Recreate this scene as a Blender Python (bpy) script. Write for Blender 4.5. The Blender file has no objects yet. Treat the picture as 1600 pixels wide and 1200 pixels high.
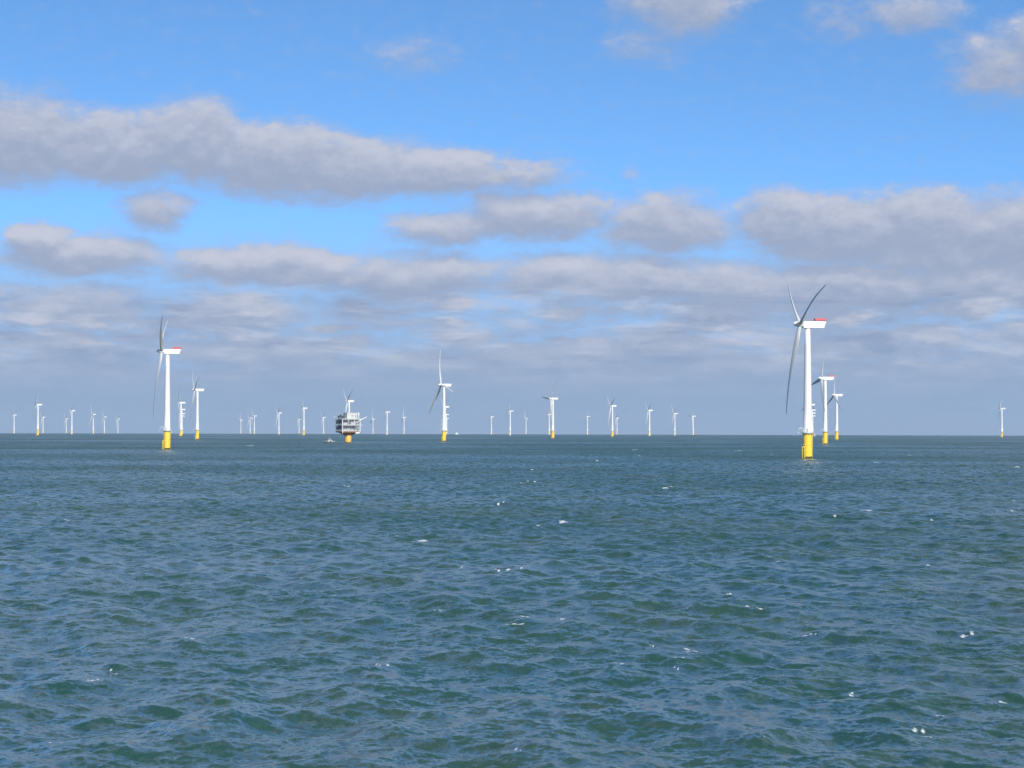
import bpy, bmesh, math, random
import numpy as np
from mathutils import Vector, Matrix

random.seed(7)
rng = np.random.default_rng(11)
R = math.radians
sc = bpy.context.scene
col = sc.collection

# ------------------------------------------------------------------ camera
F = 3700.0            # focal length in pixels of the 1600 px wide photograph
CAM_H = 18.8          # eye height above the sea (deck of a ship)
EARTH = 7.4e6         # earth radius incl. mean refraction
HUB = 87.0
cam_d = bpy.data.cameras.new('camera')
cam_d.sensor_width = 36.0
cam_d.lens = 36.0 * F / 1600.0
cam_d.clip_start = 1.0
cam_d.clip_end = 80000.0
cam = bpy.data.objects.new('camera', cam_d)
col.objects.link(cam)
PITCH = math.atan((670.2 - 600.0) / F)
ROLL = R(-0.135)
cam.matrix_world = (Matrix.Translation((0, 0, CAM_H)) @ Matrix.Rotation(R(90) + PITCH, 4, 'X')
                    @ Matrix.Rotation(-ROLL, 4, 'Z'))
sc.camera = cam

# ------------------------------------------------------------------ world, sun, exposure
SUN_AZ = 22.0         # degrees to the right of straight behind the camera
SUN_EL = 31.0
to_sun = Vector((math.sin(R(SUN_AZ)) * math.cos(R(SUN_EL)), -math.cos(R(SUN_AZ)) * math.cos(R(SUN_EL)), math.sin(R(SUN_EL))))
sun_d = bpy.data.lights.new('sun', 'SUN')
sun_d.energy = 5.0
sun_d.angle = R(0.53)
sun_d.color = (1.0, 0.95, 0.87)
sun = bpy.data.objects.new('sun', sun_d)
col.objects.link(sun)
sun.rotation_euler = to_sun.to_track_quat('Z', 'Y').to_euler()
sun.location = (0, 0, 400)

sc.view_settings.view_transform = 'Standard'
sc.view_settings.look = 'None'
sc.view_settings.exposure = 0.0
sc.view_settings.gamma = 1.0
sc.render.engine = 'CYCLES'
sc.cycles.use_denoising = True
sc.cycles.denoiser = 'OPENIMAGEDENOISE'
sc.cycles.denoising_input_passes = 'RGB_ALBEDO_NORMAL'
sc.cycles.denoising_prefilter = 'ACCURATE'
sc.cycles.max_bounces = 6
sc.cycles.volume_bounces = 0
sc.cycles.sample_clamp_indirect = 4.0


def srgb(r, g, b, a=1.0):
    f = lambda c: (c / 12.92 if c <= 0.04045 else ((c + 0.055) / 1.055) ** 2.4)
    return (f(r / 255), f(g / 255), f(b / 255), a)


class NT:
    """tiny helper to write node trees as expressions"""
    def __init__(self, nt):
        self.nt = nt
    def n(self, kind, **kw):
        nd = self.nt.nodes.new(kind)
        for k, v in kw.items():
            setattr(nd, k, v)
        return nd
    def put(self, sock, v):
        if hasattr(v, 'is_output') or isinstance(v, bpy.types.NodeSocket):
            self.nt.links.new(v, sock)
        else:
            sock.default_value = v
    def m(self, op, a, b=0.0, c=0.0, clamp=False):
        nd = self.n('ShaderNodeMath', operation=op, use_clamp=clamp)
        for i, v in enumerate((a, b, c)):
            self.put(nd.inputs[i], v)
        return nd.outputs[0]
    def v(self, op, a, b=(0, 0, 0), out=0, scale=None):
        nd = self.n('ShaderNodeVectorMath', operation=op)
        self.put(nd.inputs[0], a)
        self.put(nd.inputs[1], b)
        if scale is not None:
            self.put(nd.inputs['Scale'], scale)
        return nd.outputs[out]
    def xyz(self, x, y, z):
        nd = self.n('ShaderNodeCombineXYZ')
        for i, v in enumerate((x, y, z)):
            self.put(nd.inputs[i], v)
        return nd.outputs[0]
    def sep(self, v):
        nd = self.n('ShaderNodeSeparateXYZ')
        self.put(nd.inputs[0], v)
        return nd.outputs
    def noise(self, vec, scale, detail=4.0, rough=0.5, dist=0.0, out=0):
        nd = self.n('ShaderNodeTexNoise')
        self.put(nd.inputs['Vector'], vec)
        self.put(nd.inputs['Scale'], scale)
        nd.inputs['Detail'].default_value = detail
        nd.inputs['Roughness'].default_value = rough
        nd.inputs['Distortion'].default_value = dist
        return nd.outputs[out]
    def mr(self, v, a, b, c=0.0, d=1.0, interp='SMOOTHSTEP'):
        nd = self.n('ShaderNodeMapRange', interpolation_type=interp)
        for i, x in enumerate((v, a, b, c, d)):
            self.put(nd.inputs[i], x)
        return nd.outputs[0]
    def mix(self, f, a, b, blend='MIX'):
        nd = self.n('ShaderNodeMix', data_type='RGBA', blend_type=blend)
        self.put(nd.inputs[0], f)
        self.put(nd.inputs[6], a)
        self.put(nd.inputs[7], b)
        return nd.outputs[2]


world = bpy.data.worlds.new('World')
sc.world = world
world.use_nodes = True
world.cycles.sampling_method = 'MANUAL'
world.cycles.sample_map_resolution = 512
wn = NT(world.node_tree)
world.node_tree.nodes.clear()

# cloud field over the sky in angular units (U to the right, V downwards; 1 unit = 1.55 degrees)
# each row: U, V, half width, half height, weight
CLOUDS = [
    (0.30, 2.28, 1.35, 0.72, 1.0), (1.95, 2.42, 1.5, 0.60, 1.0), (3.05, 2.32, 1.15, 0.68, 1.0), (4.3, 2.52, 1.6, 0.60, 1.0),
    (5.6, 2.66, 1.5, 0.52, 1.0), (6.8, 2.72, 1.5, 0.40, 0.95), (8.0, 2.72, 1.1, 0.26, 0.7),
    (2.46, 3.36, 0.75, 0.36, 0.78),
    (0.72, 3.85, 0.5, 0.36, 0.95), (1.35, 4.05, 1.5, 0.34, 0.9), (2.3, 4.05, 0.7, 0.18, 0.6),
    (8.3, 3.36, 1.35, 0.46, 0.95), (7.0, 3.55, 1.1, 0.32, 0.85), (8.85, 3.24, 0.55, 0.30, 0.7),
    (10.4, 3.55, 1.3, 0.52, 0.92),
    (12.3, 3.50, 0.95, 0.56, 1.0), (13.3, 3.60, 1.2, 0.58, 1.0), (14.5, 3.60, 1.4, 0.66, 1.0), (15.8, 3.68, 1.4, 0.72, 1.0), (14.6, 4.05, 1.6, 0.35, 0.9), (12.9, 3.95, 1.2, 0.3, 0.85),
    (17.2, 3.7, 1.3, 0.60, 1.0),
    (15.65, 1.12, 1.0, 0.60, 0.72), (16.4, 0.85, 0.9, 0.65, 0.8),
    (10.65, 0.08, 1.05, 0.60, 0.75), (10.1, 0.75, 0.8, 0.45, 0.42),
    (14.2, 0.30, 0.85, 0.42, 0.62), (13.2, 0.38, 0.9, 0.5, 0.40),
    (6.4, 0.95, 0.95, 0.40, 0.40), (9.9, 2.72, 0.3, 0.18, 0.40),
    (3.8, 4.17, 1.3, 0.36, 0.95), (4.9, 4.27, 1.1, 0.33, 0.9), (6.5, 4.33, 1.5, 0.46, 0.95), (8.8, 4.33, 1.25, 0.42, 0.95),
    (10.0, 4.42, 1.7, 0.42, 0.95), (11.4, 4.50, 1.4, 0.40, 0.9), (13.3, 4.55, 1.9, 0.48, 0.95), (15.4, 4.45, 1.8, 0.42, 0.95),
    (1.2, 4.85, 1.6, 0.42, 0.8), (3.6, 4.95, 1.5, 0.42, 0.85), (11.2, 4.95, 1.2, 0.40, 0.85),
]
_r = random.Random(5)
for row_v in (4.78, 5.08, 5.36, 5.62):
    u_ = _r.uniform(-1.0, 0.5)
    while u_ < 17.5:
        w_ = _r.uniform(0.55, 1.25)
        CLOUDS.append((u_ + w_, row_v + _r.uniform(-0.08, 0.08), w_, (6.9 - row_v) * _r.uniform(0.07, 0.13), _r.uniform(0.5, 0.95)))
        u_ += w_ * 2 * _r.uniform(0.85, 1.6)
grp = bpy.data.node_groups.new('cloud_density', 'ShaderNodeTree')
grp.interface.new_socket('UV', in_out='INPUT', socket_type='NodeSocketVector')
grp.interface.new_socket('Density', in_out='OUTPUT', socket_type='NodeSocketFloat')
g = NT(grp)
gi = grp.nodes.new('NodeGroupInput')
go = grp.nodes.new('NodeGroupOutput')
uv0 = gi.outputs[0]
stretch = g.v('MULTIPLY', uv0, (0.8, 1.9, 1.0))
wc = g.noise(stretch, 1.1, 4.0, 0.52, out=1)
warp = g.v('MULTIPLY', g.v('SUBTRACT', wc, (0.5, 0.5, 0.5)), (1.15, 0.55, 0.0))
uv = g.v('ADD', uv0, warp)
blob = None
for (bu, bv, bw, bh, wt) in CLOUDS:
    d = g.v('LENGTH', g.v('MULTIPLY', g.v('SUBTRACT', uv, (bu, bv, 0)), (0.92 / bw, 0.88 / bh, 0)), out=1)
    q = g.mr(d, 1.45, 0.15, 0.0, wt)
    blob = q if blob is None else g.m('SMOOTH_MAX', blob, q, 0.18)
gu, gv, _ = g.sep(uv0)
# low stratiform bank towards the horizon and scattered cloud well above the frame
veil = g.mr(gv, 3.9, 6.3, 0.0, 1.0)
n_low = g.noise(g.v('MULTIPLY', uv0, (0.55, 2.6, 1.0)), 1.0, 6.0, 0.55, 0.4)
veil = g.m('ADD', veil, g.m('MULTIPLY', g.mr(gv, 4.0, 5.0, 0.0, 1.0), g.m('MULTIPLY', g.m('SUBTRACT', n_low, 0.5), 1.6)))
n_high = g.noise(g.v('MULTIPLY', uv0, (0.10, 0.16, 1.0)), 1.0, 5.0, 0.55, 0.5)
high = g.m('MULTIPLY', g.mr(gv, -0.6, -4.0, 0.0, 1.0), g.mr(n_high, 0.42, 0.66, 0.0, 0.9))
side = g.m('MULTIPLY', g.mr(g.m('ABSOLUTE', g.m('SUBTRACT', gu, 8.0)), 10.0, 13.0, 0.0, 1.0), g.mr(g.noise(g.v('MULTIPLY', uv0, (0.35, 0.9, 1.0)), 1.0, 5.0, 0.55), 0.46, 0.66, 0.0, 0.9))
tot = g.m('SMOOTH_MAX', blob, veil, 0.15)
tot = g.m('MAXIMUM', g.m('MAXIMUM', tot, high), side)
n_fine = g.noise(g.v('MULTIPLY', uv0, (1.1, 1.8, 1.0)), 2.9, 7.0, 0.60, 0.15)
tot = g.m('ADD', tot, g.m('MULTIPLY', g.m('SUBTRACT', n_fine, 0.5), 0.62))
grp.links.new(tot, go.inputs[0])

tc = wn.n('ShaderNodeTexCoord')
gen = tc.outputs['Generated']
wx, wy, wz = wn.sep(gen)
el = wn.m('ARCSINE', wz)
az = wn.m('ARCTAN2', wx, wy)
U = wn.m('MULTIPLY_ADD', az, F / 100, 8.0)
V = wn.m('SUBTRACT', 6.702, wn.m('MULTIPLY', el, F / 100))
UV = wn.xyz(U, V, 0.0)


def dens(vec):
    nd = wn.n('ShaderNodeGroup')
    nd.node_tree = grp
    world.node_tree.links.new(vec, nd.inputs[0])
    return nd.outputs[0]


d0 = dens(UV)
d1 = dens(wn.v('ADD', UV, (0.06, -0.24, 0.0)))
# sun from behind and above: the side of a cloud turned up to the sun is brighter
lit = wn.mr(wn.m('SUBTRACT', d0, d1), -0.25, 0.75)
# upper rims are crisp, bases and ends fray out softly
alpha = wn.m('ADD', wn.mr(d0, 0.08, 0.80), wn.m('MULTIPLY', wn.mr(lit, 0.52, 0.95), wn.m('SUBTRACT', wn.mr(d0, 0.26, 0.56), wn.mr(d0, 0.08, 0.80))), clamp=True)
SKY_STRENGTH = 0.1
K = 1.0 / SKY_STRENGTH
sky = wn.n('ShaderNodeTexSky', sky_type='NISHITA')
sky.sun_disc = False
sky.sun_elevation = R(SUN_EL)
sky.sun_rotation = math.atan2(to_sun.x, to_sun.y)
sky.altitude = 0.0
sky.air_density = 1.0
sky.dust_density = 0.3
sky.ozone_density = 2.0
zz = wn.m('MULTIPLY_ADD', wn.m('MAXIMUM', wz, 0.0), 2.4, 0.11)
world.node_tree.links.new(wn.v('NORMALIZE', wn.xyz(wx, wy, zz)), sky.inputs[0])
TINT = (1.20, 1.81, 2.24, 1.0)
tint = wn.mix(wn.mr(wz, 0.19, 0.36), TINT, (1.05, 1.42, 1.50, 1.0))
clear = wn.mix(1.0, sky.outputs[0], tint, 'MULTIPLY')


def kcol(r, g_, b):
    c = srgb(r, g_, b)
    return (c[0] * K, c[1] * K, c[2] * K, 1.0)


ccol = wn.mix(lit, kcol(157, 171, 199), kcol(199, 204, 221))
low = wn.mr(V, 5.1, 6.4)
bars0 = wn.noise(wn.v('MULTIPLY', UV, (0.62, 3.1, 1.0)), 1.0, 7.0, 0.6, 0.35)
win = wn.m('MULTIPLY', wn.mr(V, 4.2, 4.8), wn.mr(V, 6.5, 5.5))
bars = wn.m('MULTIPLY', wn.mr(bars0, 0.48, 0.66), win)
dark = wn.m('MULTIPLY', wn.mr(bars0, 0.47, 0.33), win)
ccol = wn.mix(wn.m('MULTIPLY', wn.mr(V, 4.2, 4.9), 0.40), ccol, kcol(152, 172, 203))
ccol = wn.mix(wn.m('MULTIPLY', bars, 0.9), ccol, kcol(197, 202, 219))
ccol = wn.mix(wn.m('MULTIPLY', dark, 0.7), ccol, kcol(139, 157, 191))
ccol = wn.mix(wn.m('MULTIPLY', low, 0.9), ccol, kcol(146, 172, 206))
clear = wn.mix(wn.mr(V, 3.1, 4.9, 0.0, 0.85), clear, kcol(151, 187, 231))
skyc = wn.mix(alpha, clear, ccol)
bg = wn.n('ShaderNodeBackground')
world.node_tree.links.new(skyc, bg.inputs['Color'])
bg.inputs['Strength'].default_value = SKY_STRENGTH
wo = wn.n('ShaderNodeOutputWorld')
world.node_tree.links.new(bg.outputs[0], wo.inputs['Surface'])

# ------------------------------------------------------------------ materials
def new_mat(name):
    m = bpy.data.materials.new(name)
    m.use_nodes = True
    m.node_tree.nodes.clear()
    t = NT(m.node_tree)
    p = t.n('ShaderNodeBsdfPrincipled')
    o = t.n('ShaderNodeOutputMaterial')
    m.node_tree.links.new(p.outputs[0], o.inputs['Surface'])
    return m, t, p


def paint(name, c, rough=0.45, var=0.08, scale=0.6, streak=0.0, metallic=0.0):
    """weathered paint: slight tone variation and vertical run-off streaks with a shape of their own"""
    m, t, p = new_mat(name)
    co = t.n('ShaderNodeTexCoord').outputs['Object']
    n1 = t.noise(co, scale, 5.0, 0.6)
    n2 = t.noise(t.v('MULTIPLY', co, (2.2, 2.2, 0.12)), 1.0, 4.0, 0.6)
    f = t.m('MULTIPLY', t.mr(n1, 0.35, 0.75), var)
    f = t.m('ADD', f, t.m('MULTIPLY', t.mr(n2, 0.55, 0.75), streak), clamp=True)
    base = t.mix(f, (c[0], c[1], c[2], 1), (c[0] * 0.45, c[1] * 0.42, c[2] * 0.36, 1))
    t.put(p.inputs['Base Color'], base)
    p.inputs['Roughness'].default_value = rough
    p.inputs['Metallic'].default_value = metallic
    return m


M = {
    'white': paint('white_paint', (0.74, 0.745, 0.74), 0.4, 0.08, 0.15, 0.10),
    'blade': paint('blade_gelcoat', (0.57, 0.58, 0.59), 0.35, 0.04, 0.2),
    'yellow': paint('yellow_paint', (0.86, 0.60, 0.045), 0.5, 0.14, 0.5, 0.35),
    'orange': paint('ochre_yellow_paint', (0.84, 0.50, 0.10), 0.5, 0.12, 0.4, 0.25),
    'brown': paint('rust_brown_paint', (0.26, 0.10, 0.035), 0.6, 0.3, 0.5, 0.3),
    'red': paint('red_paint', (0.60, 0.11, 0.12), 0.5, 0.1, 0.6),
    'pale': paint('pale_grey_paint', (0.42, 0.44, 0.46), 0.5, 0.1, 0.8, 0.1),
    'cream': paint('overexposed_yellow', (0.80, 0.74, 0.52), 0.5, 0.08, 0.5, 0.12),  # yellow of the far bases with overexposure put into the tone
    'offwhite': paint('off_white_cladding', (0.58, 0.59, 0.56), 0.5, 0.15, 0.4, 0.25),
    'dark': paint('dark_grey_steel', (0.05, 0.055, 0.065), 0.6, 0.2, 0.8),
    'navy': paint('blue_steel_and_shade', (0.045, 0.065, 0.10), 0.5, 0.2, 0.8),  # walls and bracing: their shade put into the tone; coolers use it too
    'grey': paint('grey_steel', (0.36, 0.38, 0.40), 0.5, 0.2, 0.8, 0.1),
    'weed': paint('marine_growth', (0.05, 0.055, 0.03), 0.8, 0.4, 1.2),
    'glass': paint('dark_window_glass', (0.02, 0.03, 0.04), 0.08, 0.0),
    'lifeboat': paint('faded_orange', (0.22, 0.09, 0.06), 0.4, 0.1),
}


# ------------------------------------------------------------------ mesh helpers
class MB:
    def __init__(self):
        self.bm = bmesh.new()
        self.mi = 0
    def _set(self, faces):
        for f in faces:
            f.material_index = self.mi
    def lathe(self, prof, seg=32, cx=0, cy=0, cap=True, axis='Z', smooth=True, mat=None):
        """prof: list of (radius, height)"""
        rings = []
        for (r, h) in prof:
            ring = []
            for i in range(seg):
                a = 2 * math.pi * i / seg
                p = Vector((r * math.cos(a) + cx, r * math.sin(a) + cy, h))
                if mat is not None:
                    p = mat @ p
                ring.append(self.bm.verts.new(p))
            rings.append(ring)
        fs = []
        for a, b in zip(rings[:-1], rings[1:]):
            for i in range(seg):
                j = (i + 1) % seg
                f = self.bm.faces.new((a[i], a[j], b[j], b[i]))
                f.smooth = smooth
                fs.append(f)
        if cap:
            fs.append(self.bm.faces.new(list(reversed(rings[0]))))
            fs.append(self.bm.faces.new(rings[-1]))
        self._set(fs)
        return self
    def box(self, cx, cy, cz, sx, sy, sz, mat=None, bevel=0.0):
        vs = []
        for x in (-1, 1):
            for y in (-1, 1):
                for z in (-1, 1):
                    p = Vector((cx + x * sx / 2, cy + y * sy / 2, cz + z * sz / 2))
                    if mat is not None:
                        p = mat @ p
                    vs.append(self.bm.verts.new(p))
        idx = [(0, 1, 3, 2), (4, 6, 7, 5), (0, 4, 5, 1), (2, 3, 7, 6), (0, 2, 6, 4), (1, 5, 7, 3)]
        fs = [self.bm.faces.new([vs[i] for i in q]) for q in idx]
        if bevel > 0:
            es = list({e for f in fs for e in f.edges})
            r = bmesh.ops.bevel(self.bm, geom=es, offset=bevel, segments=2, affect='EDGES', profile=0.6)
            fs = list(r['faces']) + [f for f in fs if f.is_valid]
        self._set(fs)
        return self
    def tube(self, pts, r, seg=8, closed=False):
        pts = [Vector(p) for p in pts]
        n = len(pts)
        rings = []
        for i, p in enumerate(pts):
            if closed:
                d = pts[(i + 1) % n] - pts[i - 1]
            else:
                d = pts[min(i + 1, n - 1)] - pts[max(i - 1, 0)]
            d.normalize()
            up = Vector((0, 0, 1)) if abs(d.z) < 0.9 else Vector((1, 0, 0))
            u = d.cross(up).normalized()
            w = d.cross(u).normalized()
            rr = r[i] if isinstance(r, (list, tuple)) else r
            rings.append([self.bm.verts.new(p + (u * math.cos(2 * math.pi * k / seg) + w * math.sin(2 * math.pi * k / seg)) * rr) for k in range(seg)])
        fs = []
        pairs = list(zip(rings[:-1], rings[1:])) + ([(rings[-1], rings[0])] if closed else [])
        for a, b in pairs:
            for i in range(seg):
                j = (i + 1) % seg
                f = self.bm.faces.new((a[i], a[j], b[j], b[i]))
                f.smooth = True
                fs.append(f)
        if not closed:
            fs.append(self.bm.faces.new(list(reversed(rings[0]))))
            fs.append(self.bm.faces.new(rings[-1]))
        self._set(fs)
        return self
    def prism(self, outline, y0, y1, bevel=0.0):
        """outline in XZ, extruded along Y"""
        a = [self.bm.verts.new((x, y0, z)) for x, z in outline]
        b = [self.bm.verts.new((x, y1, z)) for x, z in outline]
        n = len(outline)
        fs = [self.bm.faces.new(a), self.bm.faces.new(list(reversed(b)))]
        for i in range(n):
            j = (i + 1) % n
            fs.append(self.bm.faces.new((a[j], a[i], b[i], b[j])))
        if bevel > 0:
            es = list({e for f in fs for e in f.edges})
            r = bmesh.ops.bevel(self.bm, geom=es, offset=bevel, segments=2, affect='EDGES', profile=0.6)
            fs = list(r['faces']) + [f for f in fs if f.is_valid]
        self._set(fs)
        return self
    def build(self, name, mats, parent=None, loc=(0, 0, 0)):
        bmesh.ops.recalc_face_normals(self.bm, faces=self.bm.faces[:])
        me = bpy.data.meshes.new(name)
        self.bm.to_mesh(me)
        self.bm.free()
        for m_ in (mats if isinstance(mats, (list, tuple)) else [mats]):
            me.materials.append(m_)
        o = bpy.data.objects.new(name, me)
        col.objects.link(o)
        o.location = loc
        if parent is not None:
            o.parent = parent
        return o


def tag(o, label, cat, group=None, kind=None):
    if label:
        o['label'] = label
    if cat:
        o['category'] = cat
    if group:
        o['group'] = group
    if kind:
        o['kind'] = kind
    return o


def empty(name, loc, rz=0.0):
    o = bpy.data.objects.new(name, None)
    col.objects.link(o)
    o.location = loc
    o.rotation_euler = (0, 0, rz)
    o.empty_display_size = 5
    return o


def copy_tree(o, parent=None, skip=()):
    if o.name.split('.')[0] in skip:
        return None
    c = o.copy()
    col.objects.link(c)
    if parent is not None:
        c.parent = parent
    for ch in list(o.children):
        copy_tree(ch, c, skip)
    return c


def sea_z(d):
    return -d * d / (2 * EARTH)


def horizon_y(px):
    return 676.9 + px / 1600 * 3.7


DIP = math.sqrt(2 * CAM_H / EARTH)


def dist_from_hub(px, hub_y):
    """distance at which a hub 87 m up stands hub_y pixels over the sea horizon"""
    yy = (horizon_y(px) - hub_y) / F - DIP
    lo, hi = 300.0, 30000.0
    for _ in range(60):
        mid = (lo + hi) / 2
        val = (HUB - CAM_H) / mid - mid / (2 * EARTH)
        if val > yy:
            lo = mid
        else:
            hi = mid
    return lo


def dist_from_base(px, by):
    yy = (by - horizon_y(px)) / F + DIP
    lo, hi = 60.0, math.sqrt(2 * CAM_H * EARTH)
    for _ in range(60):
        mid = (lo + hi) / 2
        val = CAM_H / mid + mid / (2 * EARTH)
        if val > yy:
            lo = mid
        else:
            hi = mid
    return lo


# ------------------------------------------------------------------ sea
def build_sea():
    d_az = R(0.025)
    az_f = np.arange(R(-14.58), R(14.58), d_az)
    az_c = np.arange(R(23.5), 2 * math.pi - R(23.2), R(2.0))
    az_s = np.arange(R(14.6), R(23.0), R(0.05))
    azs = np.concatenate([-az_s[::-1], az_f, az_s, az_c])
    rows = [2.0, 15.0, 35.0, 55.0, 70.0, 82.0, 92.0, 100.0]
    r = 106.0
    while r < 1200:
        rows.append(r)
        r += min(max(0.17, 0.0015 * r), 0.55)
    while r < 4200:
        rows.append(r)
        dr = 0.0013 * (r - 1200) + 0.55
        r += dr
    while r < 22500:
        rows.append(r)
        dr = min(dr * 1.04, 0.012 * r)
        r += dr
    rows = np.array(rows)
    nr, na = len(rows), len(azs)
    sp = np.gradient(rows)
    X = rows[:, None] * np.sin(azs)[None, :]
    Y = rows[:, None] * np.cos(azs)[None, :]
    Z = -(rows[:, None] ** 2) / (2 * EARTH) * np.ones((1, na))
    dX = np.zeros_like(X)
    dY = np.zeros_like(Y)
    dZ = np.zeros_like(Z)
    J = np.zeros_like(Z)
    lost = np.full(nr, 0.05 ** 2)     # slope variance of the ripples the mesh does not carry
    NW = 210
    lam = np.exp(np.linspace(math.log(0.5), math.log(34.0), NW)) * rng.uniform(0.93, 1.07, NW)
    wind = R(10)
    for L in lam:
        spread = 1.0 if L < 8 else 0.75
        th = wind + rng.normal(0, 0.62) * spread + (math.pi if rng.random() < 0.06 else 0)
        k = 2 * math.pi / L
        s = 0.0154 * rng.uniform(0.5, 1.5) * (1.4 if 3.5 < L < 13 else 1.05)
        if L > 14:
            s *= (14 / L) ** 1.5
        a = s / k
        kx, ky = k * math.cos(th), k * math.sin(th)
        ph = rng.uniform(0, 2 * math.pi)
        wgt = np.clip((L / sp - 2.2) / 1.5, 0, 1)
        if L > 1.6:
            lost += (1 - wgt ** 2) * s * s / 2
        ok = np.nonzero(wgt > 0)[0]
        if len(ok) == 0:
            continue
        i0, i1 = ok[0], ok[-1] + 1
        w = wgt[i0:i1, None] * a
        p = kx * X[i0:i1] + ky * Y[i0:i1] + ph
        sn, cs = np.sin(p), np.cos(p)
        dZ[i0:i1] += w * cs
        q = 0.85
        dX[i0:i1] -= q * w * math.cos(th) * sn
        dY[i0:i1] -= q * w * math.sin(th) * sn
        J[i0:i1] += w * k * cs
    # foam where steep crests break, plus the whitecaps seen out there
    foam = np.clip((J - np.percentile(J[200:900, 200:1300], 99.965)) / 0.12, 0, 1) * 0.8 * (rows[:, None] < 1500)
    caps = [(1262, 719, 17, 1.0), (1254, 718, 10, 1.0), (1272, 718.5, 10, 0.8), (261, 702, 10, 0.8), (268, 701.5, 6, 0.6), (541, 760, 9, 2), (87, 788, 8, 2.5), (62, 785, 6, 2), (100, 812, 16, 2), (394, 816, 7, 2.5), (20, 886, 8, 3), (816, 755, 6, 3),
            (831, 752, 8, 3), (835, 735, 8, 2), (996, 703, 9, 1.5), (1003, 713, 7, 2), (785, 786, 8, 2.5), (845, 821, 10, 3), (880, 818, 16, 3),
            (936, 720, 10, 1.5), (1041, 763, 14, 2), (725, 886, 12, 3), (785, 892, 14, 3), (817, 891, 8, 4), (682, 951, 8, 3), (820, 967, 20, 4),
            (805, 976, 22, 2), (876, 971, 14, 3), (660, 847, 40, 3), (1026, 1008, 8, 3), (1090, 1012, 22, 6), (1068, 1030, 20, 4), (1058, 1043, 7, 4),
            (965, 1035, 16, 3), (1365, 723, 14, 2.5), (1298, 808, 14, 2), (1310, 812, 9, 2), (1455, 885, 12, 3), (1220, 877, 8, 3), (1584, 797, 8, 3),
            (1580, 782, 7, 3), (1455, 812, 14, 2), (1430, 712, 9, 2), (1586, 730, 10, 1.5), (1142, 925, 10, 4), (1440, 1140, 16, 9),
            (1452, 1149, 9, 5), (1330, 1077, 9, 6), (91, 1160, 5, 9), (74, 1153, 12, 3), (183, 1050, 10, 4), (799, 1174, 14, 5), (155, 1064, 14, 4),
            (1350, 797, 22, 2), (1205, 711, 8, 1.5), (1150, 705, 8, 1.5), (343, 697, 7, 1.2), (392, 697, 6, 1.5), (1510, 991, 18, 4), (1180, 948, 14, 3),
            (300, 1000, 12, 3), (1466, 1116, 14, 4), (1560, 1096, 16, 4), (600, 1040, 14, 3), (520, 930, 12, 2.5), (1260, 992, 16, 3)]
    for (px, py, w, h) in caps:
        big = w * h > 40
        lean = rng.uniform(-0.5, 0.5)
        for q in range(5 if big else 3):
            # a broken crest: a few ragged shreds strung along it
            t_ = rng.uniform(-1, 1)
            qx = px + t_ * w * 0.75
            qy = py + t_ * lean * h + rng.uniform(-0.3, 0.3) * h
            qw = w * rng.uniform(0.28, 0.6)
            qh = h * rng.uniform(0.3, 0.6)
            D = dist_from_base(qx, qy)
            cx, cy = (qx - 800) / F * D, D
            sx = qw * 0.62 * D / F
            sy = max(qh * 0.55 * D * D / (F * CAM_H), 0.16)
            m_ = 4 * sy + 2 + 0.02 * D
            i0, i1 = np.searchsorted(rows, D - m_), np.searchsorted(rows, D + m_)
            dx = (X[i0:i1] - cx) / sx
            dy = (Y[i0:i1] - cy) / sy + 0.35 * np.sin(dx * 2.1 + px + q)
            foam[i0:i1] = np.maximum(foam[i0:i1], rng.uniform(0.75, 1.2) * np.exp(-(dx * dx + dy * dy)))
    co = np.stack([X + dX, Y + dY, Z + dZ], axis=-1).reshape(-1, 3).astype(np.float32)
    ii = np.arange(nr - 1)[:, None] * na
    jj = np.arange(na)[None, :]
    j2 = (jj + 1) % na
    quads = np.stack([ii + jj, ii + na + jj, ii + na + j2, ii + j2], axis=-1).reshape(-1, 4)
    nq = len(quads)
    me = bpy.data.meshes.new('sea')
    me.vertices.add(len(co))
    me.vertices.foreach_set('co', co.ravel())
    me.loops.add(nq * 4)
    me.loops.foreach_set('vertex_index', quads.ravel().astype(np.int32))
    me.polygons.add(nq)
    me.polygons.foreach_set('loop_start', (np.arange(nq) * 4).astype(np.int32))
    me.polygons.foreach_set('use_smooth', np.ones(nq, dtype=bool))
    me.update(calc_edges=True)
    at = me.attributes.new('foam', 'FLOAT', 'POINT')
    at.data.foreach_set('value', foam.ravel().astype(np.float32))
    at2 = me.attributes.new('ripple', 'FLOAT', 'POINT')
    at2.data.foreach_set('value', np.repeat(np.sqrt(lost), na).astype(np.float32))
    o = bpy.data.objects.new('sea', me)
    col.objects.link(o)
    tag(o, 'choppy blue green open sea with scattered whitecaps', 'sea', kind='structure')
    if me.polygons[0].normal.z < 0:
        me.flip_normals()
    return o


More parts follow.
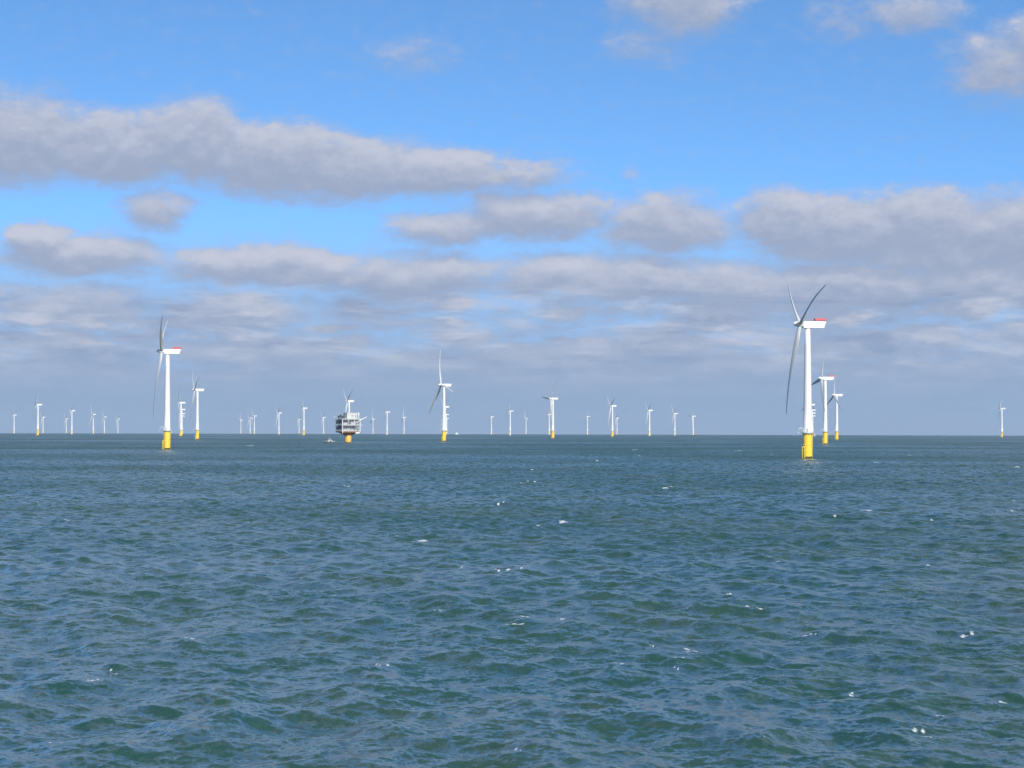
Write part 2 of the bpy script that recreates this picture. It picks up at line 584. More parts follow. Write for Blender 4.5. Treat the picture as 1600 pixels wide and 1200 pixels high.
def sea_material():
    m, t, p = new_mat('sea_water')
    pos = t.n('ShaderNodeNewGeometry').outputs['Position']
    rot = t.n('ShaderNodeVectorRotate', rotation_type='Z_AXIS')
    t.put(rot.inputs['Vector'], pos)
    rot.inputs['Angle'].default_value = R(-10)
    w = t.v('MULTIPLY', rot.outputs[0], (1.0, 0.55, 1.0))
    big = t.noise(t.v('MULTIPLY', pos, (0.004, 0.0035, 0)), 1.0, 3.0, 0.5)
    gust = t.mr(big, 0.35, 0.68, 0.55, 1.25)
    half = (0.5, 0.5, 0.5)
    far_gust = t.mr(t.noise(t.v('MULTIPLY', pos, (0.0007, 0.0016, 0)), 1.0, 4.0, 0.55), 0.36, 0.66, 0.7, 1.3)
    gust = t.m('MULTIPLY', gust, far_gust)
    c1 = t.v('SUBTRACT', t.noise(w, 0.10, 2.0, 0.6, out=1), half)
    c1b = t.v('SUBTRACT', t.noise(w, 0.30, 2.0, 0.6, 0.2, out=1), half)
    c2 = t.v('SUBTRACT', t.noise(w, 0.75, 3.0, 0.62, 0.3, out=1), half)
    c3 = t.v('SUBTRACT', t.noise(w, 3.2, 3.0, 0.62, 0.3, out=1), half)
    sl = t.v('ADD', t.v('ADD', t.v('SCALE', c1, scale=0.45), t.v('SCALE', c1b, scale=0.65)), t.v('ADD', t.v('SCALE', c2, scale=1.1), t.v('SCALE', c3, scale=1.0)))
    sl = t.v('MULTIPLY', t.v('SCALE', sl, scale=gust), (1.0, 1.0, 0.0))
    nrm = t.v('NORMALIZE', t.v('ADD', t.n('ShaderNodeNewGeometry').outputs['Normal'], sl))
    ripple = t.n('ShaderNodeAttribute', attribute_name='ripple').outputs['Fac']
    # facets too small to model: their slope variance becomes microfacet roughness
    rgh = t.m('MINIMUM', t.m('SQRT', t.m('MULTIPLY', t.m('MULTIPLY', ripple, gust), 1.0)), 0.36)
    # silty water: slow drifts of greener and browner water
    silt = t.noise(t.v('MULTIPLY', pos, (0.02, 0.012, 0)), 1.0, 4.0, 0.55)
    base = t.mix(t.mr(silt, 0.35, 0.7), (0.012, 0.063, 0.048, 1), (0.031, 0.073, 0.041, 1))
    fa = t.n('ShaderNodeAttribute', attribute_name='foam').outputs['Fac']
    fn = t.noise(t.v('MULTIPLY', pos, (4.0, 1.6, 1.0)), 1.0, 6.0, 0.72, 0.8)
    fm = t.mr(t.m('MULTIPLY', fa, fn), 0.17, 0.52, 0.0, 0.9)
    colr = t.mix(fm, base, (0.80, 0.83, 0.84, 1))
    t.put(p.inputs['Base Color'], colr)
    t.put(p.inputs['Roughness'], t.m('MAXIMUM', rgh, t.m('MULTIPLY', fm, 0.7)))
    p.inputs['IOR'].default_value = 1.333
    t.put(p.inputs['Normal'], nrm)
    return m


sea = build_sea()
sea.data.materials.append(sea_material())

# ------------------------------------------------------------------ wind turbine
def blade_mesh():
    L0, L1 = 1.6, 60.0
    st = [0, 0.015, 0.04, 0.08, 0.13, 0.19, 0.26, 0.34, 0.43, 0.52, 0.61, 0.70, 0.79, 0.87, 0.93, 0.97, 0.99, 1.0]
    bm = bmesh.new()
    n = 20
    rings = []
    for s in st:
        r = L0 + (L1 - L0) * s
        if s < 0.19:
            u = s / 0.19
            u = u * u * (3 - 2 * u)
            ch = 2.5 * (1 - u) + 4.3 * u
            th = 1.0 * (1 - u) + 0.34 * u
        else:
            u = (s - 0.19) / 0.81
            ch = 3.3 * (1 - u) ** 0.9 + 1.0
            if s > 0.965:
                ch *= max(0.15, 1 - ((s - 0.965) / 0.036) ** 2)
            th = 0.36 - 0.14 * min(1, u * 1.6)
        tw = R(26.0) * max(0.0, 1 - s / 0.62) ** 1.2 - R(1.0) * s
        cone = 7.0 * (s * s - s) - 0.5 * s
        blend = min(1.0, s / 0.17)
        ring = []
        for i in range(n):
            a = 2 * math.pi * i / n
            # airfoil: x along the chord (leading edge +), y thickness (suction side +)
            ca, sa = math.cos(a), math.sin(a)
            xa = 0.5 * ca
            ya = 0.5 * sa
            if blend > 0:
                xx = (ca + 1) / 2
                tt = 2.97 * th / 0.6 * 0.6 * (0.2969 * math.sqrt(max(1 - xx, 0)) - 0.126 * (1 - xx) - 0.3516 * (1 - xx) ** 2 + 0.2843 * (1 - xx) ** 3 - 0.1036 * (1 - xx) ** 4) / 0.6
                yf = abs(tt) * (1 if sa >= 0 else -0.7)
                xf = xx - 0.68
                xa = xa * (1 - blend) + xf * blend
                ya = ya * th * (1 - blend) + yf * blend
            xa *= ch
            ya *= ch
            # chord: leading edge to -Y, suction side to +X; twist takes the leading edge upwind (-X)
            cx = -math.sin(tw) * xa + math.cos(tw) * ya
            cy = -math.cos(tw) * xa - math.sin(tw) * ya
            ring.append(bm.verts.new((cx + cone, cy, r)))
        rings.append(ring)
    for a, b in zip(rings[:-1], rings[1:]):
        for i in range(n):
            j = (i + 1) % n
            f = bm.faces.new((a[i], a[j], b[j], b[i]))
            f.smooth = True
    bm.faces.new(rings[0])
    bm.faces.new(rings[-1])
    bmesh.ops.recalc_face_normals(bm, faces=bm.faces[:])
    me = bpy.data.meshes.new('blade')
    bm.to_mesh(me)
    bm.free()
    me.materials.append(M['blade'])
    return me


BLADE = blade_mesh()
PLAT = 17.0          # platform height over the water
TILT = R(6.5)


def make_turbine():
    root = empty('wind_turbine', (0, 0, 0))
    # transition piece (yellow) with its fittings
    mb = MB()
    mb.lathe([(2.95, -6), (2.95, 1.6)], 32)
    mb.mi = 1
    mb.lathe([(2.9, 1.6), (2.9, 14.0), (2.75, 16.45)], 32, cap=False)
    mb.lathe([(3.0, 9.0), (3.0, 9.25)], 32)
    tp = mb.build('transition_piece', [M['weed'], M['yellow']], root)
    # platform hangs on brackets
    mb = MB()
    mb.lathe([(2.5, 16.45), (3.9, 16.45), (3.9, 16.85), (2.5, 16.85)], 24, smooth=False)
    for k in range(8):
        a = 2 * math.pi * k / 8
        mb.tube([(2.7 * math.cos(a), 2.7 * math.sin(a), 14.6), (3.7 * math.cos(a), 3.7 * math.sin(a), 16.5)], 0.12, 6)
    mb.box(4.1, -1.6, 15.6, 1.1, 1.0, 2.0)
    mb.build('platform', M['grey'], tp)
    mb = MB()
    for z in (17.35, 17.95):
        mb.tube([(3.8 * math.cos(2 * math.pi * k / 24), 3.8 * math.sin(2 * math.pi * k / 24), z) for k in range(24)], 0.05, 6, closed=True)
    for k in range(24):
        a = 2 * math.pi * k / 24
        mb.tube([(3.8 * math.cos(a), 3.8 * math.sin(a), 16.8), (3.8 * math.cos(a), 3.8 * math.sin(a), 17.97)], 0.045, 5)
    mb.build('railing', M['white'], tp)
    # boat landing: two fenders, a ladder and stand-offs, on the left front
    mb = MB()
    a0 = R(215)
    d = Vector((math.cos(a0), math.sin(a0), 0))
    s = Vector((-d.y, d.x, 0))
    for e in (-0.85, 0.85):
        p = d * 4.4 + s * e
        mb.tube([tuple(d * 3.0 + s * e + Vector((0, 0, 8.2))), tuple(p + Vector((0, 0, 7.4))), tuple(p + Vector((0, 0, 6.8))), tuple(p + Vector((0, 0, -3)))], 0.30, 10)
        for z in (1.2, 5.0):
            mb.tube([tuple(d * 2.8 + s * e + Vector((0, 0, z))), tuple(p + Vector((0, 0, z)))], 0.2, 8)
    for e in (-0.3, 0.3):
        mb.tube([tuple(d * 3.75 + s * e + Vector((0, 0, -2))), tuple(d * 3.75 + s * e + Vector((0, 0, 9.5)))], 0.06, 6)
    for k in range(28):
        z = -1.5 + k * 0.4
        mb.tube([tuple(d * 3.75 - s * 0.3 + Vector((0, 0, z))), tuple(d * 3.75 + s * 0.3 + Vector((0, 0, z)))], 0.035, 5)
    for e in (-0.3, 0.3):
        mb.tube([tuple(d * 3.2 + s * e + Vector((0, 0, 9.0))), tuple(d * 3.2 + s * e + Vector((0, 0, 16.4)))], 0.06, 6)
    for k in range(19):
        z = 9.2 + k * 0.38
        mb.tube([tuple(d * 3.2 - s * 0.3 + Vector((0, 0, z))), tuple(d * 3.2 + s * 0.3 + Vector((0, 0, z)))], 0.035, 5)
    mb.box(d.x * 3.5, d.y * 3.5, 9.3, 1.6, 1.6, 0.15)
    mb.build('boat_landing', M['yellow'], tp)
    # cable tube down the right side
    MB().tube([(2.6, -1.6, 16.4), (2.75, -1.6, 12), (2.75, -1.6, -3)], 0.18, 8).build('cable_tube', M['yellow'], tp)
    # davit crane on the platform
    mb = MB()
    c = Vector((-3.3, -1.2, 0))
    arc = [(c.x, c.y, 16.8), (c.x, c.y, 18.6)]
    for k in range(7):
        a = R(180 * 0.75) * k / 6
        arc.append((c.x - 1.5 + 1.5 * math.cos(a), c.y - 0.2 * k / 6, 18.6 + 1.5 * math.sin(a)))
    arc.append((c.x - 3.4, c.y - 0.3, 18.0))
    mb.tube(arc, 0.2, 8)
    mb.tube([(c.x - 3.3, c.y - 0.3, 18.1), (c.x - 3.3, c.y - 0.3, 17.0)], 0.06, 6)
    mb.box(c.x - 3.3, c.y - 0.3, 16.9, 0.7, 0.5, 0.5)
    mb.build('davit_crane', M['white'], tp)
    # tower
    mb = MB()
    mb.lathe([(2.85, 16.85), (2.85, 17.2), (2.75, 17.25), (2.64, 32), (2.36, 52), (1.98, 72), (1.70, 84.9)], 40)
    for z in (36.0, 60.0):
        mb.lathe([(2.655 - (z - 32) * 0.0142, z), (2.655 - (z - 32) * 0.0142, z + 0.14)], 40)
    tw = mb.build('tower', M['white'], root)
    mb = MB()
    mb.box(-0.75, -2.60, 18.6, 0.95, 0.30, 2.2, bevel=0.05)
    mb.build('door', M['grey'], tw)
    # nacelle (nose to -X)
    mb = MB()
    prof = [(-3.3, 85.0), (-3.3, 88.7), (-2.6, 89.15), (11.8, 89.15), (11.9, 88.9), (10.6, 84.95), (10.2, 84.75), (-2.4, 84.75)]
    mb.prism(prof, -2.0, 2.0, bevel=0.22)
    mb.lathe([(1.9, 84.3), (1.9, 84.9)], 32)
    nac = mb.build('nacelle', M['white'], root)
    mb = MB()
    mb.mi = 0
    mb.box(8.3, 0, 89.75, 7.4, 3.9, 0.14)
    for x in (4.8, 8.3, 11.8):
        for y in (-1.8, 1.8):
            mb.box(x, y, 89.45, 0.18, 0.18, 0.6)
    for (cx, cy, sx, sy) in ((8.3, -1.96, 7.5, 0.05), (8.3, 1.96, 7.5, 0.05), (12.03, 0, 0.05, 3.87), (4.57, 0, 0.05, 3.87)):
        mb.box(cx, cy, 90.48, sx, sy, 1.30)
    mb.build('hoist_platform', M['red'], nac)
    mb = MB()
    mb.tube([(3.6, 0.6, 89.1), (3.6, 0.6, 91.2)], 0.05, 6)
    mb.tube([(3.3, 0.6, 90.9), (3.9, 0.6, 90.9)], 0.04, 6)
    mb.build('wind_vane', M['grey'], nac)
    # rotor
    hub = MB()
    axis = Matrix.Rotation(R(-90), 4, 'Y')
    hub.lathe([(1.75, -1.6), (1.95, -1.2), (2.0, 0.0), (1.95, 1.1), (1.75, 2.3), (1.4, 3.4), (0.95, 4.2), (0.5, 4.65), (0.12, 4.8)], 32, mat=axis)
    ro = hub.build('rotor_hub', M['white'], root, (-5.0, 0, HUB + 0.25))
    for k in range(3):
        b = bpy.data.objects.new('blade', BLADE)
        col.objects.link(b)
        b.parent = ro
        b.rotation_euler = (-R(120 * k), 0, 0)
    return root


def set_rotor(root, theta, pitch=0.0):
    for ch in root.children:
        if ch.name.startswith('rotor_hub'):
            # tilt the shaft nose up (nose is -X), then spin
            ch.rotation_euler = (Matrix.Rotation(TILT, 4, 'Y') @ Matrix.Rotation(-R(theta), 4, 'X')).to_euler()
            for k, b in enumerate(c_ for c_ in ch.children if c_.name.startswith('blade')):
                # pitch the blade about its own axis, leading edge upwind
                b.rotation_euler = (Matrix.Rotation(-R(120 * k), 4, 'X') @ Matrix.Rotation(-R(pitch), 4, 'Z')).to_euler()


G = 'wind turbines standing in the sea'
# x pixel of the tower, y pixel of the nacelle, first blade's angle, yaw against the line of sight, label
T = [
    (1262, 507.5, 52, 15, 'largest and nearest wind turbine, red platform on nacelle, boat landing on yellow base'),
    (1289.5, 591.5, -20, 15, 'second turbine of the right hand row, its dark blade reaching behind the nearest tower'),
    (1307.5, 617.5, 0, 20, 'farthest of the three yellow based turbines in the right hand row, a blade straight up'),
    (261.5, 549.5, 60, -2.5, 'tall white wind turbine at left with red platform on its nacelle and yellow base'),
    (308.5, 609.5, 52, 8, 'mid sized white turbine right of the tall left one, dark blade pointing up'),
    (283, 629.5, 68, -4, 'white turbine between the tall left one and its right neighbour, hiding a row of nacelles'),
    (284.4, 640.0, 60, 14, 'highest of the three nacelles poking out behind the turbine beside the tall left one'),
    (284.9, 646.5, 60, 14, 'middle of the three nacelles poking out behind the turbine beside the tall left one'),
    (285.1, 650.5, 60, 14, 'lowest of the three nacelles poking out behind the turbine beside the tall left one'),
    (693.8, 602, 18, 20, 'central white turbine with a bright blade straight up and a dark blade down left'),
    (696.0, 636.0, 60, 14, 'highest of the three turbines hidden behind the central turbine'),
    (697.4, 648.0, 60, 14, 'middle of the three turbines hidden behind the central turbine'),
    (698.4, 654.0, 60, 14, 'lowest of the three turbines hidden behind the central turbine'),
    (1266.6, 632.5, -13, 20, 'highest small nacelle showing behind the nearest tower, its blade tip left of that tower'),
    (1269.0, 641.0, 60, 14, 'second small nacelle from the top behind the right side of the nearest tower'),
    (1269.6, 645.5, 60, 14, 'third small nacelle from the top behind the right side of the nearest tower'),
    (1270.2, 650.0, 60, 14, 'lowest small nacelle behind the right side of the nearest tower'),
    (22.3, 648.5, 60, -4, 'small white turbine nearest the left edge of the view'),
    (59.5, 632.5, 60, -4, 'tallest of the small turbines near the left edge, pale yellow base'),
    (67.5, 652, 55, 10, 'tiny turbine close behind the tallest one near the left edge'),
    (103.7, 654.5, 50, 12, 'tiny turbine just left of a slim taller one, left of the group of three'),
    (112.5, 642, 60, 14, 'slim pale turbine with no blade standing out, left of the group of three'),
    (146, 647.5, 40, 20, 'tallest turbine of the group of three at left, blade slanting down left'),
    (163.3, 651.5, 40, 20, 'middle turbine of the group of three at left, blade slanting down left'),
    (184.5, 654.5, 55, 16, 'smallest and rightmost turbine of the group of three at left'),
    (376.5, 656.5, 0, 6, 'faint tiny turbine with a blade straight up, left of a crossing pair'),
    (391, 653.5, 48, 22, 'shorter of the two close turbines with crossing blades right of the tall left turbine'),
    (397.6, 650, 38, 20, 'taller of the two close turbines with crossing blades right of the tall left turbine'),
    (436, 645.5, 58, 16, 'lone small turbine with one blade up left, halfway between the crossing pair and the substation'),
    (467.5, 655.5, 60, 12, 'very faint tiny turbine just left of the taller one before the substation'),
    (475, 638, 58, -4, 'slender yellow based turbine close beside a very faint one, left of the substation'),
    (505.8, 652.5, 60, 12, 'tiny turbine standing directly left of the substation'),
    (545.6, 627, 58, 14, 'turbine rising behind the substation roof, only nacelle and upper tower showing'),
    (583, 655, 0, 12, 'tiny turbine directly right of the substation'),
    (605, 644, 68, -4, 'taller turbine of the three right of the substation'),
    (631.5, 652.5, 0, 6, 'tiny turbine with a long upright blade, farthest right of the three beside the substation'),
    (768, 651.5, 60, 12, 'tiny turbine with no blade standing out, first right of the central turbine'),
    (797.3, 642.5, 60, -4, 'small turbine with a short upright blade, between two tinier ones right of centre'),
    (822, 654.5, 25, 14, 'tiny turbine with a blade up left, left of the pair with a dark blade'),
    (858.3, 647.5, 65, -4, 'small turbine half hidden on the left of one with a dark blade pointing left'),
    (864, 623, 85, 21, 'turbine right of centre with yellow base and a dark blade pointing left'),
    (918, 651, 60, -4, 'small lone turbine between the dark bladed pair and the next pair to the right'),
    (957, 634.5, 58, 15, 'taller turbine of a pair right of centre, two white blades folded to the left'),
    (964.2, 653.5, 60, 12, 'shorter turbine close behind the right of a taller one with two blades to the left'),
    (1015, 641.5, 58, 15, 'left and tallest of the three spaced out turbines before the nearest turbine'),
    (1054.5, 646.5, 50, 15, 'middle of the three spaced out turbines before the nearest turbine'),
    (1083.2, 650.5, 85, 20, 'right and shortest of the three spaced out turbines before the nearest turbine'),
    (1565.5, 638.5, 62, -4, 'lone turbine near the right edge of the view'),
]
RED_TOP = (0, 1, 3)                      # only these carry a red hoist platform
PITCHES = {0: 10, 1: 12, 2: 12, 3: 20, 4: 18, 9: 45, 13: 8, 40: 30}
proto = make_turbine()
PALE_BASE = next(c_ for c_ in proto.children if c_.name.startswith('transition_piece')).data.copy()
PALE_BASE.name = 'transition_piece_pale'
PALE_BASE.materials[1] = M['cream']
for i, (px, hy, th, yaw, lab) in enumerate(T):
    D = dist_from_hub(px, hy)
    x = (px - 800) / F * D
    o = proto if i == 0 else copy_tree(proto, None, () if i in RED_TOP else ('hoist_platform',))
    rr = math.hypot(x, D)
    o.location = (x, D, sea_z(rr))
    o.rotation_euler = (0, 0, R(yaw) - math.atan2(x, D))
    set_rotor(o, th, PITCHES.get(i, 8 if yaw < 0 else 0 if 'no blade' in lab else 45))
    tag(o, lab, 'wind turbine', G)
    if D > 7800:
        # farther bases: their overexposed, washed-out look is put into the colour
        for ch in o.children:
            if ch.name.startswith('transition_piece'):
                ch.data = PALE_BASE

# ------------------------------------------------------------------ offshore substation
def make_substation():
    D = dist_from_base(544, 692.3)
    x = (544 - 800) / F * D
    root = empty('offshore_substation', (x, D, sea_z(D)), R(24) - math.atan2(x, D))
    tag(root, 'offshore substation with white decks and dark left side on a yellow monopile', 'substation')
    # local frame: -Y is the sunlit right-hand face, -X the shaded left-hand face
    mb = MB()
    mb.lathe([(4.25, -6), (4.25, 1.4)], 32)
    mb.mi = 1
    mb.lathe([(4.2, 1.4), (4.2, 10.8)], 32, cap=False)
    mb.lathe([(4.4, 4.0), (4.4, 4.3)], 32)
    mb.tube([(-2.6, -3.9, -3), (-2.6, -3.9, 10)], 0.35, 8)
    mb.tube([(2.6, -3.9, -3), (2.6, -3.9, 10)], 0.35, 8)
    mb.build('monopile', [M['weed'], M['orange']], root)
    mb = MB()
    mb.lathe([(4.2, 10.8), (4.8, 11.2), (8.5, 13.2), (11.0, 15.2)], 24, cap=False)
    for sx in (-1, 1):
        for sy in (-1, 1):
            mb.tube([(sx * 3.2, sy * 3.2, 10.5), (sx * 11.2, sy * 9.5, 15.3)], 0.7, 8)
    mb.box(0, 0, 15.0, 26.5, 21.5, 1.75)
    mb.build('support_frame', M['brown'], root)
    W, DY = 27.0, 22.0
    floors = [15.9, 23.8, 31.8]
    for zf in floors:
        mb = MB()
        mb.box(0, 0, zf + 0.35, W + (1.6 if zf > 20 else 0.6), DY + (1.6 if zf > 20 else 0.6), 0.7, bevel=0.08)
        mb.build('deck', M['white'], root)
    # recessed enclosures of the two main storeys (shade of the decks put into the dark colour)
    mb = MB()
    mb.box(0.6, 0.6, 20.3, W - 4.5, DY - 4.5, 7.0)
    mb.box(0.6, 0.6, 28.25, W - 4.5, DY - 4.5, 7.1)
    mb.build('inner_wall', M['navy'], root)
    # cladding seen on the sunny face
    mb = MB()
    for k, (w_, h_) in enumerate(((4.6, 2.4), (5.2, 3.2), (4.0, 2.2), (3.4, 2.8))):
        mb.box(-9.2 + k * 5.3, -DY / 2 + 0.6, 16.65 + h_ / 2, w_, 0.6, h_)
    mb.box(-8.6, -DY / 2 + 0.7, 24.55 + 1.4, 6.0, 0.8, 2.8)
    mb.box(1.8, -DY / 2 + 0.9, 24.55 + 2.1, 5.6, 1.2, 4.2)
    mb.lathe([(1.3, 24.55), (1.3, 28.6), (0.9, 29.4)], 16, cx=6.0, cy=-DY / 2 + 1.6)
    mb.build('wall_panel', M['pale'], root)
    # columns
    for sx in (-1, 1):
        for sy in (-1, 1):
            mb = MB()
            mb.box(sx * (W / 2 - 0.45), sy * (DY / 2 - 0.45), 23.6, 0.9, 0.9, 16.2)
            mb.build('column', M['white'], root)
    for px_ in (-4.5, 4.5):
        mb = MB()
        mb.box(px_, -DY / 2 + 0.05, 27.8, 0.5, 0.5, 8.0)
        mb.build('column', M['white'], root)
    # lattice of the left face, its shade put into the dark colour
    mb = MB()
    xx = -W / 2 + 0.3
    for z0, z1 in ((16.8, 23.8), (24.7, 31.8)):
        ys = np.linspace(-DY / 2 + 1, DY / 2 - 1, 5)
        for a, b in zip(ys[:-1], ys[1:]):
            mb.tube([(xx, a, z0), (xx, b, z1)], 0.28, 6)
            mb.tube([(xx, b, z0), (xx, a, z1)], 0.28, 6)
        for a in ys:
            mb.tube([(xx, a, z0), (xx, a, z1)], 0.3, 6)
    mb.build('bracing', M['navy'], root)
    # radiator banks and transformers inside the open sides
    mb = MB()
    for k in range(5):
        mb.box(-W / 2 + 1.4, -8 + k * 3.8, 19.2, 1.6, 2.4, 3.6)
        mb.box(-W / 2 + 1.4, -8 + k * 3.8, 27.0, 1.6, 2.4, 3.2)
    for k in range(3):
        mb.box(6.2 + k * 2.4, -DY / 2 + 1.0, 20.0, 1.6, 1.4, 4.6)
    mb.build('radiator', M['grey'], root)
    mb = MB()
    for k in range(9):
        xk = -W / 2 + 2.6 + k * 2.75
        mb.box(xk, -DY / 2 + 0.2, 20.2, 0.22, 0.22, 7.2)
        mb.box(xk, -DY / 2 + 0.2, 28.1, 0.22, 0.22, 7.2)
    for z0 in (19.6, 22.6, 27.6, 30.8):
        mb.tube([(-W / 2 + 1, -DY / 2 + 0.2, z0), (W / 2 - 1, -DY / 2 + 0.2, z0)], 0.16, 6)
    mb.build('pipework', M['grey'], root)
    mb = MB()
    for (xa, xb, za, zb) in ((9.2, 4.0, 16.6, 24.0), (-6.5, -2.0, 24.5, 31.8)):
        for e in (-0.5, 0.5):
            mb.tube([(xa, -DY / 2 - 0.75, za + e * 0.5), (xb, -DY / 2 - 0.75, zb + e * 0.5)], 0.13, 6)
        for k in range(13):
            q = k / 12
            mb.box(xa + (xb - xa) * q, -DY / 2 - 0.75, za + (zb - za) * q, 0.5, 0.9, 0.08)
    mb.build('stairs', M['grey'], root)
    # railings round the decks
    mb = MB()
    for zf, wx, wy in ((24.7, W / 2 + 0.7, DY / 2 + 0.7), (32.7, W / 2 + 0.7, DY / 2 + 0.7), (16.8, W / 2 + 0.2, DY / 2 + 0.2)):
        for h_ in (0.6, 1.15):
            mb.tube([(-wx, -wy, zf + h_), (wx, -wy, zf + h_), (wx, wy, zf + h_), (-wx, wy, zf + h_)], 0.07, 5, closed=True)
        for k in range(15):
            xk = -wx + 2 * wx * k / 14
            for yk in (-wy, wy):
                mb.tube([(xk, yk, zf), (xk, yk, zf + 1.15)], 0.06, 5)
            yk = -wy + 2 * wy * k / 14
            for xk2 in (-wx, wx):
                mb.tube([(xk2, yk, zf), (xk2, yk, zf + 1.15)], 0.06, 5)
    mb.build('railing', M['white'], root)
    # roof houses
    mb = MB()
    mb.box(1.5, -4.5, 36.6, 15.0, 11.5, 7.8, bevel=0.15)
    mb.box(1.5, -4.5, 40.7, 15.8, 12.2, 0.35)
    house = mb.build('roof_house', M['offwhite'], root)
    for (cx, cz, sx_, sz_) in ((1.8, 36.8, 2.6, 3.0), (6.6, 36.0, 2.2, 4.6), (-3.2, 38.6, 1.2, 1.0)):
        MB().box(cx, -10.29, cz, sx_, 0.12, sz_).build('louvre', M['grey'], house)
    mb = MB()
    mb.box(-9.4, 4.5, 34.6, 5.0, 6.0, 4.0, bevel=0.1)
    mb.box(-10.2, -4.5, 33.9, 4.0, 3.0, 2.4, bevel=0.1)
    for e in (-2.0, 0.0, 2.0):
        mb.lathe([(0.7, 36.6), (0.7, 38.0), (0.9, 38.3)], 14, cx=-9.4, cy=4.5 + e)
    mb.lathe([(1.3, 32.7), (1.3, 37.0)], 20, cx=-10.5, cy=-9.0)
    mb.build('cooler_unit', M['navy'], root)
    mb = MB()
    mb.lathe([(1.1, 32.7), (1.1, 40.5), (0.8, 41.2)], 20, cx=11.6, cy=-8.6)
    mb.build('exhaust_stack', M['white'], root)
    # masts and aerials
    mb = MB()
    mb.tube([(-8.0, -9.6, 32.7), (-8.0, -9.6, 45.5)], [0.35, 0.18], 8)
    mb.tube([(-9.4, -9.6, 43.5), (-6.6, -9.6, 43.5)], 0.12, 6)
    mb.tube([(-9.0, -9.6, 41.0), (-7.0, -9.6, 41.0)], 0.12, 6)
    mb.tube([(-11.6, 7.0, 32.7), (-11.6, 7.0, 42.0)], 0.15, 6)
    mb.tube([(-5.8, 2.0, 32.7), (-5.8, 2.0, 44.0)], 0.14, 6)
    mb.tube([(-12.5, 1.0, 32.7), (-10.0, 3.0, 41.5)], 0.2, 6)
    mb.build('mast', M['grey'], root)
    # pedestal crane with its boom out to the right
    mb = MB()
    mb.lathe([(1.0, 24.7), (1.0, 27.0), (1.5, 27.2), (1.5, 29.0)], 16, cx=8.6, cy=-DY / 2 + 0.3)
    mb.tube([(8.4, -DY / 2 - 0.9, 28.0), (13.0, -DY / 2 - 1.6, 31.0), (22.0, -DY / 2 - 3.0, 35.6)], [0.75, 0.65, 0.35], 8)
    mb.tube([(8.6, -DY / 2 + 0.2, 30.6), (21.6, -DY / 2 - 3.0, 35.7)], 0.08, 5)
    mb.build('crane', M['white'], root)
    # davit arm at the upper left and laydown platform at the right
    mb = MB()
    mb.tube([(-W / 2, 8.5, 33.0), (-W / 2 - 2.6, 9.5, 35.2), (-W / 2 - 4.0, 10.0, 35.2)], 0.3, 6)
    mb.build('davit', M['white'], root)
    mb = MB()
    mb.box(W / 2 + 1.5, -DY / 2 + 2.0, 23.9, 4.0, 5.0, 0.5)
    mb.build('laydown_platform', M['white'], root)
    # life raft canister slung under the lowest deck, right side
    mb = MB()
    m4 = Matrix.Translation((9.5, -DY / 2 + 0.6, 13.5)) @ Matrix.Rotation(R(78), 4, 'Y')
    mb.lathe([(0.5, -3.4), (1.25, -2.6), (1.4, 0), (1.25, 2.6), (0.4, 3.5)], 16, mat=m4)
    for e in (-2, 2):
        mb.tube([(9.5 + e, -DY / 2 + 0.6, 14.2), (9.5 + e, -DY / 2 + 0.6, 16.0)], 0.15, 6)
    mb.build('rescue_boat', M['white'], root)
    mb = MB()
    mb.tube([(-W / 2 + 0.6, -DY / 2 + 0.3, 16.0), (-W / 2 + 1.0, -DY / 2 + 0.6, 12.4)], 0.55, 8)
    mb.build('hanging_leg', M['white'], root)


make_substation()

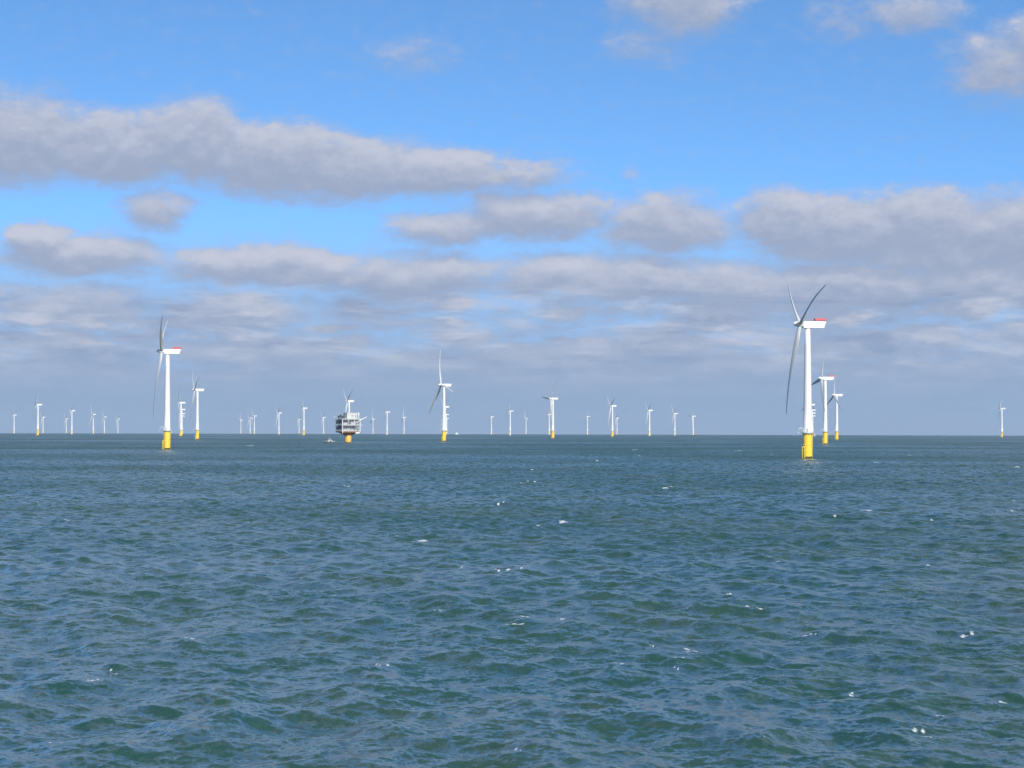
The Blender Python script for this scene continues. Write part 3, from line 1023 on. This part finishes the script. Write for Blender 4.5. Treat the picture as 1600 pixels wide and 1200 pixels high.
# ------------------------------------------------------------------ boats
def make_workboat():
    D = dist_from_base(515, 692.8)
    x = (515 - 800) / F * D
    root = empty('workboat', (x, D, sea_z(D)), R(6) - math.atan2(x, D))
    tag(root, 'small dark hulled workboat with white wheelhouse and mast on water left of the substation', 'boat')
    # bow to -X
    mb = MB()
    bm = mb.bm
    secs = []
    for (xs, hw, zk, zd) in ((-7.8, 0.25, 0.2, 2.15), (-6.8, 1.2, -0.5, 2.0), (-4.5, 2.2, -0.9, 1.75), (0, 2.6, -1.0, 1.5), (5, 2.55, -0.9, 1.45), (7.4, 2.3, -0.5, 1.5)):
        pr = [(-hw, zd), (-hw * 0.95, 0.2), (-hw * 0.5, zk), (hw * 0.5, zk), (hw * 0.95, 0.2), (hw, zd)]
        secs.append([bm.verts.new((xs, y, z)) for y, z in pr])
    for a, b in zip(secs[:-1], secs[1:]):
        for i in range(6):
            j = (i + 1) % 6
            bm.faces.new((a[i], a[j], b[j], b[i]))
    bm.faces.new(secs[0])
    bm.faces.new(list(reversed(secs[-1])))
    hull = mb.build('hull', M['dark'], root)
    mb = MB()
    mb.tube([(-7.9, 0, 2.2), (-6.8, -1.25, 2.05), (-4.5, -2.28, 1.8), (0, -2.7, 1.55), (5, -2.65, 1.5), (7.5, -2.4, 1.55)], 0.16, 6)
    mb.tube([(-7.9, 0, 2.2), (-6.8, 1.25, 2.05), (-4.5, 2.28, 1.8), (0, 2.7, 1.55), (5, 2.65, 1.5), (7.5, 2.4, 1.55)], 0.16, 6)
    mb.build('fender', M['dark'], hull)
    mb = MB()
    mb.prism([(-2.4, 1.5), (4.4, 1.5), (4.2, 3.6), (2.6, 3.8), (2.2, 5.6), (-0.9, 5.6), (-1.6, 3.8), (-2.4, 3.6)], -1.9, 1.9, bevel=0.1)
    wh = mb.build('wheelhouse', M['pale'], root)
    mb = MB()
    mb.box(0.6, -1.92, 4.7, 2.4, 0.1, 0.8)
    mb.box(1.2, -1.92, 2.5, 2.6, 0.1, 1.2)
    mb.build('window', M['glass'], wh)
    mb = MB()
    mb.tube([(0.4, 0, 5.6), (-0.6, 0, 10.5)], [0.2, 0.1], 6)
    mb.tube([(-0.2, -1.2, 8.4), (-0.2, 1.2, 8.4)], 0.08, 6)
    mb.box(0.1, 0, 6.9, 1.6, 0.5, 0.4)
    mb.build('mast', M['grey'], root)
    mb = MB()
    mb.box(-3.6, -0.4, 2.5, 1.3, 1.6, 1.7, bevel=0.1)
    mb.build('deck_crate', M['brown'], root)
    mb = MB()
    mb.box(6.3, -0.6, 2.3, 1.5, 2.2, 1.4, bevel=0.1)
    mb.build('engine_casing', M['pale'], root)
    mb = MB()
    for s_ in (-1, 1):
        mb.tube([(-7.4, s_ * 0.7, 3.0), (-4.4, s_ * 2.1, 2.8)], 0.06, 5)
        for q in (0, 0.5, 1):
            mb.tube([(-7.4 + 3 * q, s_ * (0.7 + 1.4 * q), 1.9), (-7.4 + 3 * q, s_ * (0.7 + 1.4 * q), 3.0)], 0.06, 5)
    mb.build('railing', M['white'], root)


make_workboat()


def make_far_boat():
    D = 12500.0
    x = (714 - 800) / F * D
    root = empty('distant_vessel', (x, D, sea_z(D)), R(8))
    tag(root, 'tiny white vessel on the horizon right of the central turbine', 'boat')
    mb = MB()
    mb.prism([(-9.5, 3.4), (-7.6, -1.0), (8.6, -1.0), (9.0, 3.0)], -3.2, 3.2, bevel=0.2)
    mb.build('hull', M['white'], root)
    mb = MB()
    mb.prism([(-5.0, 3.0), (6.0, 3.0), (5.6, 6.4), (1.6, 6.8), (1.0, 9.8), (-2.8, 9.8), (-4.2, 6.6)], -2.6, 2.6, bevel=0.2)
    mb.build('wheelhouse', M['white'], root)
    MB().tube([(0, 0, 9.8), (0.4, 0, 13.0)], 0.2, 6).build('mast', M['white'], root)


make_far_boat()

# ------------------------------------------------------------------ haze
HAZE = 2.5e-5
if HAZE > 0:
    mb = MB()
    mb.box(0, 0, (165 - 36) / 2, 46000, 46000, 165 + 36)
    hz = mb.build('haze', [])
    hm = bpy.data.materials.new('haze_air')
    hm.use_nodes = True
    hm.node_tree.nodes.clear()
    ht = NT(hm.node_tree)
    pv = ht.n('ShaderNodeVolumePrincipled')
    pv.inputs['Color'].default_value = (0.62, 0.78, 0.95, 1)
    pv.inputs['Density'].default_value = HAZE
    ho = ht.n('ShaderNodeOutputMaterial')
    hm.node_tree.links.new(pv.outputs[0], ho.inputs['Volume'])
    hz.data.materials.append(hm)
    tag(hz, 'thin pale sea haze over the whole wind farm', 'haze', kind='stuff')
